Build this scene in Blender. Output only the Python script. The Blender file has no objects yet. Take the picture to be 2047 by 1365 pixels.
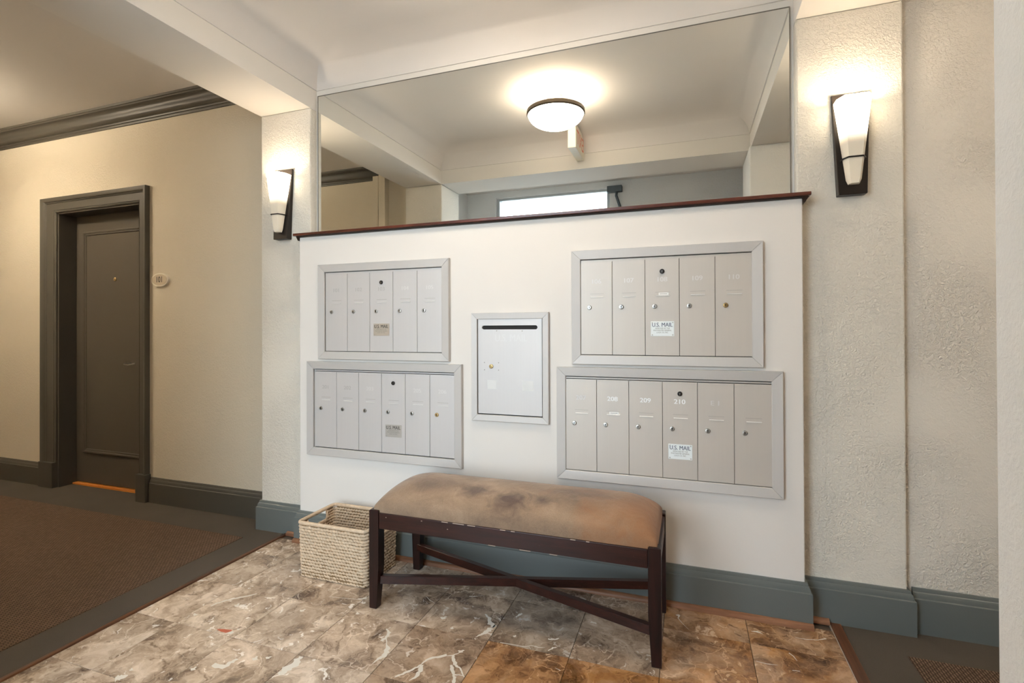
import bpy, bmesh, math, random
from mathutils import Vector, Matrix
R = random.Random(7)
PI = math.pi
sc = bpy.context.scene
COL = sc.collection

# ------------------------------------------------------------------ camera, world, exposure
cam_d = bpy.data.cameras.new('camera')
cam_d.sensor_width = 36.0
cam_d.lens = 1007.55 / 2047 * 36.0
cam_d.shift_y = -(682.5 - 651.14) / 2047
cam_d.clip_start = 0.02
cam = bpy.data.objects.new('camera', cam_d)
COL.objects.link(cam)
rx = (0.94403, 0.32983, -0.003959)
dn = (-0.0053735, 0.0033777, -0.99998)
fw = (-0.329812, 0.944034, 0.004961)
cam.matrix_world = Matrix(((rx[0], -dn[0], -fw[0], 0), (rx[1], -dn[1], -fw[1], 0), (rx[2], -dn[2], -fw[2], 1.2), (0, 0, 0, 1)))
sc.camera = cam
sc.view_settings.view_transform = 'Standard'
sc.view_settings.look = 'None'
sc.view_settings.gamma = 1.0
sc.view_settings.use_curve_mapping = False
sc.view_settings.exposure = -0.27

SKY = 12.5                      # overcast daylight through the glazed entrance
LAMP_CEIL = 8.5
LAMP_SCONCE = 5.0
LAMP_HALL = 44.0
LAMP_SIDE_FILL = 26.0
WARM = (1.0, 0.85, 0.68)
HALLWARM = (1.0, 0.86, 0.66)

w = bpy.data.worlds.new('overcast_sky')
sc.world = w
w.use_nodes = True
bg = w.node_tree.nodes['Background']
bg.inputs[0].default_value = (0.78, 0.89, 1.0, 1)
bg.inputs[1].default_value = SKY
pl = bpy.data.lights.new('entrance_daylight_portal', 'AREA')
pl.shape = 'RECTANGLE'; pl.size = 1.30; pl.size_y = 2.66
pl.cycles.is_portal = True
po = bpy.data.objects.new('entrance_daylight_portal', pl)
po.location = (-1.43, -0.56, 1.345); po.rotation_euler = (PI/2, 0, 0)
COL.objects.link(po)

def point(name, loc, power, rad, col):
    l = bpy.data.lights.new(name, 'POINT')
    l.energy = power; l.shadow_soft_size = rad; l.color = col
    o = bpy.data.objects.new(name, l); o.location = loc
    COL.objects.link(o)
    return o

# ------------------------------------------------------------------ materials
def lin(r, g, b):
    f = lambda c: (c/255/12.92) if c/255 <= 0.04045 else ((c/255+0.055)/1.055)**2.4
    return (f(r), f(g), f(b), 1)

class NT:
    def __init__(s, name):
        s.m = bpy.data.materials.new(name); s.m.use_nodes = True
        s.t = s.m.node_tree; s.p = s.t.nodes['Principled BSDF']
        s.co = None
    def n(s, typ, **kw):
        nd = s.t.nodes.new(typ)
        for k, v in kw.items(): setattr(nd, k, v)
        return nd
    def l(s, a, b): s.t.links.new(a, b)
    def set(s, **kw):
        for k, v in kw.items(): s.p.inputs[k.replace('_', ' ')].default_value = v
    def pos(s):
        if s.co is None: s.co = s.n('ShaderNodeNewGeometry').outputs['Position']
        return s.co
    def math(s, op, a, b=None, c=None, clamp=False):
        nd = s.n('ShaderNodeMath', operation=op, use_clamp=clamp)
        for i, v in enumerate((a, b, c)):
            if v is None: continue
            if hasattr(v, 'links'): s.l(v, nd.inputs[i])
            else: nd.inputs[i].default_value = v
        return nd.outputs[0]
    def noise(s, vec, scale, detail=4, rough=0.5, dist=0.0):
        nd = s.n('ShaderNodeTexNoise')
        s.l(vec, nd.inputs['Vector'])
        nd.inputs['Scale'].default_value = scale; nd.inputs['Detail'].default_value = detail
        nd.inputs['Roughness'].default_value = rough; nd.inputs['Distortion'].default_value = dist
        return nd.outputs[0], nd.outputs[1]
    def vor(s, vec, scale, feature='DISTANCE_TO_EDGE', rnd=1.0):
        nd = s.n('ShaderNodeTexVoronoi', feature=feature)
        s.l(vec, nd.inputs['Vector']); nd.inputs['Scale'].default_value = scale
        nd.inputs['Randomness'].default_value = rnd
        return nd.outputs[0]
    def ramp(s, fac, stops, interp='LINEAR'):
        nd = s.n('ShaderNodeValToRGB'); r = nd.color_ramp; r.interpolation = interp
        while len(r.elements) > 1: r.elements.remove(r.elements[-1])
        for i, (p, c) in enumerate(stops):
            e = r.elements[0] if i == 0 else r.elements.new(p)
            e.position = p; e.color = c if len(c) == 4 else (*c, 1)
        s.l(fac, nd.inputs[0]); return nd.outputs[0]
    def mix(s, fac, a, b, mode='MIX'):
        nd = s.n('ShaderNodeMix', data_type='RGBA', blend_type=mode)
        for inp, v in ((nd.inputs[0], fac), (nd.inputs[6], a), (nd.inputs[7], b)):
            if hasattr(v, 'links'): s.l(v, inp)
            else: inp.default_value = v
        return nd.outputs[2]
    def scale(s, vec, v):
        nd = s.n('ShaderNodeVectorMath', operation='MULTIPLY'); s.l(vec, nd.inputs[0]); nd.inputs[1].default_value = v
        return nd.outputs[0]
    def vadd(s, a, b):
        nd = s.n('ShaderNodeVectorMath', operation='ADD')
        for i, v in enumerate((a, b)):
            if hasattr(v, 'links'): s.l(v, nd.inputs[i])
            else: nd.inputs[i].default_value = v
        return nd.outputs[0]
    def bump(s, h, strength=0.3, dist=0.01):
        nd = s.n('ShaderNodeBump'); nd.inputs['Strength'].default_value = strength; nd.inputs['Distance'].default_value = dist
        s.l(h, nd.inputs['Height']); s.l(nd.outputs[0], s.p.inputs['Normal'])
    def base(s, c): s.l(c, s.p.inputs['Base Color'])

def plain(name, col, rough=0.5, metal=0.0, **kw):
    m = NT(name); m.set(Base_Color=col, Roughness=rough, Metallic=metal, **kw); return m.m

def stucco(name, col, strength, sc_=1.0, rough=0.75):
    m = NT(name); v = m.pos()
    f1, _ = m.noise(v, 48*sc_, 4, 0.6, 0.9)
    f2, _ = m.noise(v, 150*sc_, 2, 0.5, 0.4)
    big, _ = m.noise(v, 3.2, 2)
    a = m.ramp(f1, [(0.40, (0, 0, 0)), (0.62, (1, 1, 1))])
    mask = m.ramp(big, [(0.35, (.25, .25, .25)), (0.6, (1, 1, 1))])
    h = m.math('MULTIPLY', a, mask)
    h = m.math('ADD', h, m.math('MULTIPLY', f2, 0.35))
    m.bump(h, strength, 0.006)
    t, _ = m.noise(v, 1.7, 3)
    m.base(m.mix(t, tuple(c*0.965 for c in col[:3])+(1,), tuple(min(1, c*1.02) for c in col[:3])+(1,)))
    m.set(Roughness=rough); m.p.inputs['Specular IOR Level'].default_value = 0.25
    return m.m

def smooth_paint(name, col, rough=0.6):
    m = NT(name); v = m.pos()
    t, _ = m.noise(v, 2.3, 4); f, _ = m.noise(v, 90, 2)
    m.base(m.mix(t, tuple(c*0.96 for c in col[:3])+(1,), tuple(min(1, c*1.02) for c in col[:3])+(1,)))
    m.bump(f, 0.06, 0.004)
    m.set(Roughness=rough); m.p.inputs['Specular IOR Level'].default_value = 0.3
    return m.m

M = {}
M['column'] = stucco('column_stucco', (0.79, 0.735, 0.64, 1), 0.65, 1.6)
M['hallwall'] = stucco('hall_stucco', (0.70, 0.625, 0.50, 1), 0.28, 1.6)
M['sidewall'] = stucco('side_stucco', (0.79, 0.73, 0.64, 1), 0.75, 1.5)
M['nearwall'] = stucco('near_stucco', (0.84, 0.83, 0.81, 1), 0.3, 1.6)
M['mailwall'] = smooth_paint('mail_wall_paint', (0.755, 0.71, 0.66, 1))
M['ceiling'] = smooth_paint('ceiling_paint', (0.72, 0.685, 0.65, 1), 0.8)
M['beam'] = smooth_paint('beam_paint', (0.75, 0.715, 0.665, 1), 0.8)
M['trim'] = smooth_paint('slate_trim_paint', (0.132, 0.146, 0.139, 1), 0.28)
M['halltrim'] = smooth_paint('hall_trim_paint', (0.078, 0.071, 0.058, 1), 0.45)
M['halldoor'] = smooth_paint('hall_door_paint', (0.088, 0.075, 0.059, 1), 0.42)

def alu(name, col, rough=0.48, metal=0.2):
    m = NT(name); v = m.pos()
    f, _ = m.noise(m.scale(v, (160, 160, 2.0)), 1.0, 2)
    m.base(m.mix(f, tuple(c*0.98 for c in col)+(1,), tuple(min(1, c*1.02) for c in col)+(1,)))
    m.set(Roughness=rough, Metallic=metal); return m.m
M['alu_frame'] = alu('aluminium_frame', (0.54, 0.515, 0.49), 0.5)
M['alu_door'] = alu('aluminium_door', (0.565, 0.54, 0.525), 0.45)
M['alu_door_warm'] = alu('aluminium_door_warm', (0.545, 0.50, 0.45), 0.45)
M['alu_lip'] = alu('aluminium_lip', (0.66, 0.64, 0.615), 0.45)
M['slot_line'] = plain('slot_shadow_line', (0.40, 0.37, 0.34, 1), 0.5, 0.2)
M['dark_gap'] = plain('dark_gap', (0.02, 0.018, 0.016, 1), 0.8)
M['chrome'] = plain('chrome', (0.50, 0.48, 0.45, 1), 0.28, 1.0)
M['brass'] = plain('brass', (0.45, 0.31, 0.14, 1), 0.32, 1.0)
M['ghost'] = plain('ghost_number', (0.455, 0.435, 0.42, 1), 0.55, 0.2)
M['ghost_light'] = plain('ghost_light', (0.645, 0.62, 0.60, 1), 0.55, 0.2)
M['white_print'] = plain('white_print', (0.9, 0.9, 0.9, 1), 0.5)
M['black_print'] = plain('dark_print', (0.035, 0.03, 0.025, 1), 0.5)
M['grey_print'] = plain('grey_print', (0.24, 0.22, 0.19, 1), 0.5)
M['blue_print'] = plain('blue_print', (0.10, 0.12, 0.17, 1), 0.5)
M['plate_tan'] = plain('plate_tan', (0.50, 0.43, 0.35, 1), 0.4, 0.3)
M['plate_grey'] = plain('plate_grey', (0.47, 0.44, 0.40, 1), 0.4, 0.3)
M['plate_white'] = plain('plate_white', (0.82, 0.86, 0.86, 1), 0.4)
M['sticker'] = plain('sticker_residue', (0.72, 0.71, 0.69, 1), 0.6)
M['bronze'] = plain('dark_bronze', (0.022, 0.017, 0.014, 1), 0.38, 0.5)
M['lamp_metal'] = plain('brushed_lamp_metal', (0.26, 0.22, 0.17, 1), 0.45, 0.6)
M['ring_metal'] = plain('lamp_ring_bronze', (0.11, 0.085, 0.06, 1), 0.4, 0.6)
M['mirror'] = plain('mirror_silver', (0.88, 0.90, 0.875, 1), 0.0, 1.0)
M['mirror_edge'] = plain('mirror_edge_channel', (0.62, 0.60, 0.55, 1), 0.3, 0.6)
M['mirror_line'] = plain('mirror_dark_edge', (0.16, 0.15, 0.13, 1), 0.4, 0.3)
M['sign_white'] = plain('sign_white', (0.85, 0.80, 0.68, 1), 0.5)
M['sign_red'] = plain('sign_red', (0.75, 0.12, 0.05, 1), 0.5)
M['closer'] = plain('door_closer_grey', (0.10, 0.12, 0.13, 1), 0.4, 0.4)
M['frame_grey'] = plain('entrance_frame', (0.55, 0.57, 0.58, 1), 0.4, 0.2)
M['plaque'] = plain('plaque_cream', (0.85, 0.80, 0.68, 1), 0.35)
M['basket_core'] = plain('basket_core', (0.22, 0.13, 0.06, 1), 0.9)
M['red_chip'] = plain('red_chip', (0.50, 0.13, 0.07, 1), 0.3)
M['white_vein'] = plain('white_vein', (0.74, 0.69, 0.61, 1), 0.22)
M['grout'] = plain('grout', (0.10, 0.07, 0.05, 1), 0.9)
M['outside'] = plain('outside_paving', (0.30, 0.30, 0.29, 1), 0.9)
M['tape'] = plain('card_white', (0.88, 0.87, 0.84, 1), 0.6)

def shade_glass(name, z0, z1, top, bot, col):
    m = NT(name)
    oc = m.n('ShaderNodeTexCoord').outputs['Object']
    sp = m.n('ShaderNodeSeparateXYZ'); m.l(oc, sp.inputs[0])
    mr = m.n('ShaderNodeMapRange'); mr.interpolation_type = 'SMOOTHSTEP'
    m.l(sp.outputs[2], mr.inputs[0])
    mr.inputs[1].default_value = z0; mr.inputs[2].default_value = z1
    mr.inputs[3].default_value = bot; mr.inputs[4].default_value = top
    m.l(mr.outputs[0], m.p.inputs['Emission Strength'])
    m.set(Emission_Color=col, Base_Color=(0.75, 0.68, 0.56, 1), Roughness=0.35)
    return m.m
M['sconce_glass'] = shade_glass('sconce_frosted_glass', 0.19, 0.39, 16.0, 0.08, (1.0, 0.85, 0.62, 1))
M['bowl_glass'] = shade_glass('lamp_bowl_glass', -0.30, -0.02, 44.0, 44.0, (1.0, 0.88, 0.72, 1))
M['bowl_glass_hall'] = shade_glass('hall_bowl_glass', -0.30, -0.02, 95.0, 95.0, (1.0, 0.86, 0.66, 1))

def glass_pane():
    m = NT('clear_glass_pane')
    t = m.t; out = t.nodes['Material Output']
    tr = m.n('ShaderNodeBsdfTransparent'); tr.inputs[0].default_value = (0.95, 0.97, 0.97, 1)
    gl = m.n('ShaderNodeBsdfGlossy'); gl.inputs['Roughness'].default_value = 0.02
    fr = m.n('ShaderNodeFresnel'); fr.inputs[0].default_value = 1.35
    mx = m.n('ShaderNodeMixShader')
    m.l(fr.outputs[0], mx.inputs[0]); m.l(tr.outputs[0], mx.inputs[1]); m.l(gl.outputs[0], mx.inputs[2]); m.l(mx.outputs[0], out.inputs[0])
    return m.m
M['glass'] = glass_pane()

def marble():
    m = NT('brown_marble')
    oi = m.n('ShaderNodeObjectInfo')
    cmb = m.n('ShaderNodeCombineXYZ')
    r = m.math('MULTIPLY', oi.outputs['Random'], 37.0)
    m.l(r, cmb.inputs[0]); m.l(m.math('MULTIPLY', oi.outputs['Random'], 91.0), cmb.inputs[1])
    v0 = m.vadd(m.pos(), cmb.outputs[0])
    _, dc = m.noise(v0, 5.5, 4, 0.6)
    off = m.n('ShaderNodeVectorMath', operation='SCALE'); m.l(dc, off.inputs[0]); off.inputs['Scale'].default_value = 0.20
    v = m.vadd(v0, off.outputs[0])
    n1, _ = m.noise(v, 6.0, 8, 0.62, 0.6)
    base = m.ramp(n1, [(0.32, (0.075, 0.050, 0.036)), (0.43, (0.25, 0.185, 0.132)), (0.55, (0.43, 0.34, 0.255)), (0.68, (0.63, 0.53, 0.43))])
    # dark brown clasts
    n2, _ = m.noise(v, 22, 5, 0.6, 0.8)
    dk = m.ramp(n2, [(0.56, (0, 0, 0)), (0.68, (1, 1, 1))])
    base = m.mix(m.math('MULTIPLY', dk, 0.75), base, (0.11, 0.068, 0.042, 1))
    # fine light veins
    e1 = m.vor(v, 9); e2 = m.vor(m.vadd(v, (3.1, 1.7, 0)), 24)
    vein1 = m.ramp(e1, [(0.0, (1, 1, 1)), (0.028, (0, 0, 0))])
    vein2 = m.ramp(e2, [(0.0, (1, 1, 1)), (0.05, (0, 0, 0))])
    mk, _ = m.noise(v, 4.2, 3)
    mk1 = m.ramp(mk, [(0.46, (0, 0, 0)), (0.60, (1, 1, 1))])
    base = m.mix(m.math('MULTIPLY', m.math('MULTIPLY', vein1, mk1), 0.75), base, (0.70, 0.60, 0.49, 1))
    base = m.mix(m.math('MULTIPLY', vein2, 0.32), base, (0.55, 0.44, 0.33, 1))
    # white flecks
    n3, _ = m.noise(v, 17, 4, 0.55, 1.0)
    wf = m.ramp(n3, [(0.63, (0, 0, 0)), (0.675, (1, 1, 1))])
    base = m.mix(m.math('MULTIPLY', wf, 0.8), base, (0.72, 0.68, 0.62, 1))
    ht, _ = m.noise(v, 3.4, 4, 0.6, 0.5)
    tint = m.mix(m.ramp(ht, [(0.36, (.5, .5, .5)), (0.62, (1, 1, 1))]), (0.98, 0.99, 1.0, 1), oi.outputs['Color'])
    base = m.mix(1.0, base, tint, 'MULTIPLY')
    base = m.mix(1.0, base, (1.18, 1.17, 1.18, 1), 'MULTIPLY')
    m.base(base)
    rn, _ = m.noise(v0, 12, 3)
    m.l(m.math('ADD', m.math('MULTIPLY', rn, 0.12), 0.14), m.p.inputs['Roughness'])
    return m.m
M['marble'] = marble()

def carpet(name, c1, c2, strength, fine=False):
    m = NT(name); v = m.pos()
    if fine:
        a, _ = m.noise(v, 420, 2); b, _ = m.noise(v, 2.5, 3)
        m.base(m.mix(m.math('ADD', m.math('MULTIPLY', a, 0.6), m.math('MULTIPLY', b, 0.4)), c1, c2))
        m.bump(a, strength, 0.002)
    else:
        br = m.n('ShaderNodeTexBrick', offset=0.5)
        m.l(m.scale(v, (1, 1, 1)), br.inputs['Vector'])
        mp = m.n('ShaderNodeMapping'); m.l(v, mp.inputs[0]); mp.inputs['Rotation'].default_value = (0, 0, PI/2)
        m.l(mp.outputs[0], br.inputs['Vector'])
        br.inputs['Scale'].default_value = 1.0; br.inputs['Brick Width'].default_value = 0.020; br.inputs['Row Height'].default_value = 0.0095
        br.inputs['Mortar Size'].default_value = 0.0026; br.inputs['Mortar Smooth'].default_value = 1.0
        br.inputs['Color1'].default_value = (1, 1, 1, 1); br.inputs['Color2'].default_value = (0.72, 0.72, 0.72, 1); br.inputs['Mortar'].default_value = (0, 0, 0, 1)
        n, _ = m.noise(v, 260, 3)
        h = m.math('MULTIPLY', br.outputs[0], m.math('ADD', m.math('MULTIPLY', n, 1.2), 0.25))
        m.base(m.mix(h, c1, c2)); m.bump(h, strength, 0.004)
    m.set(Roughness=0.95); m.p.inputs['Specular IOR Level'].default_value = 0.1
    return m.m
M['carpet_field'] = carpet('loop_carpet', (0.030, 0.020, 0.014, 1), (0.235, 0.152, 0.104, 1), 0.8)
M['carpet_border'] = carpet('plain_border_carpet', (0.050, 0.042, 0.034, 1), (0.125, 0.106, 0.087, 1), 0.4, True)

def wood(name, c1, c2, rough, axis=0, sc_=1.0, wear=0.0, coat=0.0):
    m = NT(name); v = m.pos()
    s = [28*sc_]*3; s[axis] = 2.2*sc_
    n, _ = m.noise(m.scale(v, tuple(s)), 1.0, 5, 0.6, 0.8)
    c = m.mix(m.ramp(n, [(0.3, (0, 0, 0)), (0.7, (1, 1, 1))]), c1, c2)
    if wear:
        wn, _ = m.noise(v, 190, 2); wm = m.ramp(wn, [(0.76, (0, 0, 0)), (0.79, (1, 1, 1))])
        c = m.mix(m.math('MULTIPLY', wm, wear), c, (0.30, 0.22, 0.17, 1))
    m.base(c); m.bump(n, 0.08, 0.002); m.set(Roughness=rough, Coat_Weight=coat, Coat_Roughness=0.25); m.p.inputs['Specular IOR Level'].default_value = 0.28
    return m.m
M['bench_wood'] = wood('espresso_wood', (0.011, 0.004, 0.003, 1), (0.046, 0.0115, 0.007, 1), 0.36, 0, 1.5, 0.4, 0.1)
M['leg_wood'] = wood('espresso_wood_leg', (0.008, 0.0035, 0.003, 1), (0.027, 0.008, 0.006, 1), 0.36, 2, 1.5, 0.4, 0.1)
M['ledge_wood'] = wood('mahogany_ledge', (0.035, 0.008, 0.005, 1), (0.13, 0.030, 0.016, 1), 0.25, 0, 1.2, 0, 0.5)
M['ledge_dark'] = wood('mahogany_mould', (0.010, 0.007, 0.005, 1), (0.03, 0.014, 0.009, 1), 0.4, 0, 1.2)
M['shoe_wood'] = wood('brown_shoe_wood', (0.13, 0.055, 0.028, 1), (0.30, 0.145, 0.08, 1), 0.35, 0, 1.5)
M['strip_wood'] = wood('brown_strip_wood', (0.045, 0.018, 0.010, 1), (0.17, 0.070, 0.032, 1), 0.35, 1, 1.2)
M['orange_wood'] = wood('orange_floor_wood', (0.62, 0.20, 0.035, 1), (0.85, 0.32, 0.07, 1), 0.4, 0, 1.0)

def straw():
    m = NT('woven_straw'); v = m.pos()
    n, _ = m.noise(v, 55, 4, 0.6); n2, _ = m.noise(m.scale(v, (1, 1, 6)), 90, 2)
    m.base(m.mix(n, (0.46, 0.315, 0.19, 1), (0.80, 0.635, 0.465, 1))); m.bump(n2, 0.5, 0.003)
    m.set(Roughness=0.8); return m.m
M['straw'] = straw()

def suede():
    m = NT('tan_suede'); v = m.pos()
    n, _ = m.noise(m.scale(v, (1, 1.6, 1)), 4.2, 5, 0.62, 0.45)
    c = m.ramp(n, [(0.30, (0.165, 0.108, 0.074)), (0.50, (0.25, 0.168, 0.110)), (0.70, (0.35, 0.243, 0.163))])
    f, _ = m.noise(v, 260, 3); c = m.mix(0.12, c, m.ramp(f, [(0.3, (0.12, 0.08, 0.05)), (0.7, (0.5, 0.38, 0.26))]))
    d, _ = m.noise(v, 14, 4, 0.6, 1.0)
    for (px, py, sx, sy, k) in ((-0.855, 1.965, 11, 15, 0.75), (-0.685, 1.93, 9, 13, 0.85), (-0.56, 1.945, 14, 22, 0.75), (-1.07, 1.97, 9, 15, 0.4), (-0.42, 2.02, 7, 13, 0.35)):
        q = m.vadd(v, (-px, -py, 0)); q = m.scale(q, (sx, sy, 0))
        ln = m.n('ShaderNodeVectorMath', operation='LENGTH'); m.l(q, ln.inputs[0])
        t = m.math('ADD', ln.outputs['Value'], m.math('MULTIPLY', m.math('SUBTRACT', d, 0.5), 1.6))
        st = m.ramp(t, [(0.15, (1, 1, 1)), (1.0, (0, 0, 0))])
        c = m.mix(m.math('MULTIPLY', st, k), c, (0.082, 0.054, 0.047, 1))
    # warm lamp light on the right-hand end, painted into the suede colour
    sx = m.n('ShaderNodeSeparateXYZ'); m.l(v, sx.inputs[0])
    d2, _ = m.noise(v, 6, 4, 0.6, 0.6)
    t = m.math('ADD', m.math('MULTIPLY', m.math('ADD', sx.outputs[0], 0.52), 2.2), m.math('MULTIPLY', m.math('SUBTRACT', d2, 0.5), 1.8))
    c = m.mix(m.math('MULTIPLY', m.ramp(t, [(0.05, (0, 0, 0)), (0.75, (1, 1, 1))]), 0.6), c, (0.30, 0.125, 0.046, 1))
    m.base(c)
    wv, _ = m.noise(m.scale(v, (1, .6, .6)), 16, 4, 0.6, 1.2)
    m.bump(wv, 0.35, 0.012)
    m.set(Roughness=0.9, Sheen_Weight=0.25, Sheen_Roughness=0.5); m.p.inputs['Specular IOR Level'].default_value = 0.15
    return m.m
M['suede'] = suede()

# ------------------------------------------------------------------ builders
ORG = {}
def org(o): return ORG.get(o.name, Vector((0, 0, 0))) if o else Vector((0, 0, 0))

class MB:
    """collects polygons in world coordinates; build() links them as one mesh object"""
    def __init__(s): s.v = []; s.f = []
    def add(s, vs, fs):
        b = len(s.v); s.v += [Vector(p) for p in vs]; s.f += [tuple(b+i for i in f) for f in fs]; return s
    def box(s, x0, x1, y0, y1, z0, z1):
        return s.add([(x, y, z) for z in (z0, z1) for y in (y0, y1) for x in (x0, x1)],
                     [(0, 2, 3, 1), (4, 5, 7, 6), (0, 1, 5, 4), (2, 6, 7, 3), (0, 4, 6, 2), (1, 3, 7, 5)])
    def hexa(s, p8):   # bottom 4 ccw, top 4 ccw
        return s.add(p8, [(3, 2, 1, 0), (4, 5, 6, 7), (0, 1, 5, 4), (1, 2, 6, 5), (2, 3, 7, 6), (3, 0, 4, 7)])
    def loft(s, rings, closed=True, cap0=True, cap1=True):
        n = len(rings[0]); b = len(s.v)
        for r in rings: s.v += [Vector(p) for p in r]
        for i in range(len(rings)-1):
            for j in range(n if closed else n-1):
                k = (j+1) % n
                s.f.append((b+i*n+j, b+i*n+k, b+(i+1)*n+k, b+(i+1)*n+j))
        if cap0: s.f.append(tuple(b+j for j in reversed(range(n))))
        if cap1: s.f.append(tuple(b+(len(rings)-1)*n+j for j in range(n)))
        return s
    def tube(s, pts, r, seg=8, loop=False):
        pts = [Vector(p) for p in pts]; n = len(pts); rings = []
        for i, p in enumerate(pts):
            a = pts[(i-1) % n] if (loop or i > 0) else p
            c = pts[(i+1) % n] if (loop or i < n-1) else p
            t = (c-a).normalized()
            up = Vector((0, 0, 1)) if abs(t.z) < 0.9 else Vector((1, 0, 0))
            u = t.cross(up).normalized(); w_ = u.cross(t)
            rr = r[i] if isinstance(r, (list, tuple)) else r
            rings.append([p + (u*math.cos(2*PI*k/seg) + w_*math.sin(2*PI*k/seg))*rr for k in range(seg)])
        if loop: rings.append(rings[0]); return s.loft(rings, True, False, False)
        return s.loft(rings)
    def lathe(s, c, prof, seg=32, axis='Z', cap0=True, cap1=True):
        c = Vector(c); rings = []
        for r, h in prof:
            ring = []
            for k in range(seg):
                a = 2*PI*k/seg
                if axis == 'Z': ring.append(c+Vector((r*math.cos(a), r*math.sin(a), h)))
                else: ring.append(c+Vector((r*math.cos(a), -h, r*math.sin(a))))   # h points to -Y
            rings.append(ring)
        return s.loft(rings, True, cap0, cap1)
    def build(s, name, mat, parent=None, smooth=False, bevel=0.0, seg=2, kind=None, at=None):
        o0 = Vector(at) if at is not None else org(parent)
        me = bpy.data.meshes.new(name)
        me.from_pydata([tuple(p-o0) for p in s.v], [], s.f)
        bm = bmesh.new(); bm.from_mesh(me)
        bmesh.ops.recalc_face_normals(bm, faces=bm.faces)
        if bevel:
            bmesh.ops.bevel(bm, geom=list(bm.edges), offset=bevel, segments=seg, affect='EDGES', profile=0.5, clamp_overlap=True)
        bm.to_mesh(me); bm.free()
        me.materials.append(mat)
        if smooth:
            me.polygons.foreach_set('use_smooth', [True]*len(me.polygons))
            if smooth != 'all': me.set_sharp_from_angle(angle=math.radians(40))
        o = bpy.data.objects.new(name, me); COL.objects.link(o)
        if parent:
            o.parent = parent; o.location = o0 - org(parent)
        else:
            o.location = o0
        ORG[o.name] = o0
        if kind: o['kind'] = kind
        return o

def thing(name, label, cat, loc, group=None, kind=None):
    o = bpy.data.objects.new(name, None); o.empty_display_size = 0.05; COL.objects.link(o)
    o.location = loc; ORG[o.name] = Vector(loc)
    if label: o['label'] = label
    if cat: o['category'] = cat
    if group: o['group'] = group
    if kind: o['kind'] = kind
    return o
def box(name, mat, x0, x1, y0, y1, z0, z1, parent=None, bevel=0.0, kind=None, at=None):
    return MB().box(x0, x1, y0, y1, z0, z1).build(name, mat, parent, False, bevel, 2, kind, at)
def S(name, mat, *b, bevel=0.0, parent=None):
    if name.startswith('wall') and b[4] == 0: b = b[:4]+(-0.13,)+b[5:]
    return box(name, mat, *b, parent=parent, bevel=bevel, kind=None if parent else 'structure')
def inst(src, name, parent, loc, color=None):
    o = src.copy(); o.name = name; COL.objects.link(o); o.parent = parent; o.location = Vector(loc) - org(parent)
    ORG[o.name] = Vector(loc)
    if color: o.color = color
    return o

# text meshes are made first, while the scene is small
_txt = {}
def text_mesh(txt, size, wide=1.0, bold=0.0):
    key = (txt, size, wide, bold)
    if key in _txt: return _txt[key]
    cu = bpy.data.curves.new('lettering', 'FONT'); cu.body = txt; cu.size = size; cu.align_x = 'CENTER'; cu.align_y = 'CENTER'
    cu.resolution_u = 3
    o = bpy.data.objects.new('lettering', cu); COL.objects.link(o)
    dg = bpy.context.evaluated_depsgraph_get(); dg.update()
    me = bpy.data.meshes.new_from_object(o.evaluated_get(dg))
    bpy.data.objects.remove(o)
    if bold:        # thicker strokes: overlapping copies nudged sideways
        bm = bmesh.new()
        for k, dx in enumerate((-bold*size, 0.0, bold*size)):
            m2 = me.copy(); m2.transform(Matrix.Translation((dx, 0, k*1e-5))); bm.from_mesh(m2); bpy.data.meshes.remove(m2)
        bm.to_mesh(me); bm.free()
    me.transform(Matrix(((wide, 0, 0, 0), (0, 0, 1, 0), (0, 1, 0, 0), (0, 0, 0, 1))))   # text plane -> XZ, read from -Y
    _txt[key] = me; return me
def text(txt, size, loc, mat, parent, name='number', wide=1.0, rotz=0.0, bold=0.0):
    me = text_mesh(txt, size, wide, bold).copy(); me.materials.clear(); me.materials.append(mat)
    o = bpy.data.objects.new(name, me); COL.objects.link(o); o.parent = parent
    o.location = Vector(loc)-org(parent); o.rotation_euler = (0, 0, rotz)
    return o

# ------------------------------------------------------------------ room shell
XL0, XL1 = -2.435, -2.069       # left beam / columns
XR0, XR1 = 0.432, 0.805         # right beam / columns
YC = 2.378                      # column fronts
YM = 2.425                      # mirror face
YF0, YF1 = 0.46, 0.82           # far beam
ZS, ZC, ZT = 2.488, 2.607, 2.75 # soffit, crease, lobby ceiling
ZH = 2.775                      # hall ceiling
HY0, HY1 = 0.60, 2.50           # hall
SY1 = 2.409                     # right corridor wall

S('wall_center', M['mailwall'], -2.09, 0.44, 2.313, 2.44, 0, 1.722, bevel=0.004)
S('wall_upper', M['beam'], XL1, XR0, 2.432, 2.62, 1.70, 2.9)
S('wall_left_column', M['column'], XL0, XL1, YC, 2.62, 0, ZS, bevel=0.006)
S('wall_right_column', M['column'], XR0, XR1, YC, 2.62, 0, ZS, bevel=0.006)
S('wall_near_left_column', M['column'], XL0, XL1, YF0, YF1, 0, ZS, bevel=0.006)
S('wall_near_right_column', M['nearwall'], 0.418, XR1, YF0, 0.92, 0, ZS, bevel=0.008)
S('ceiling_left_beam', M['beam'], XL0, XL1, YF0, 2.62, ZS, 2.95)
S('ceiling_right_beam', M['beam'], XR0, XR1, YF0, 2.62, ZS, 2.95)
S('ceiling_far_beam', M['beam'], XL0, XR1, YF0, YF1, ZS, 2.95)
S('ceiling', M['ceiling'], XL1, XR0, YF1, 2.44, ZT, 2.95)

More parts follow.
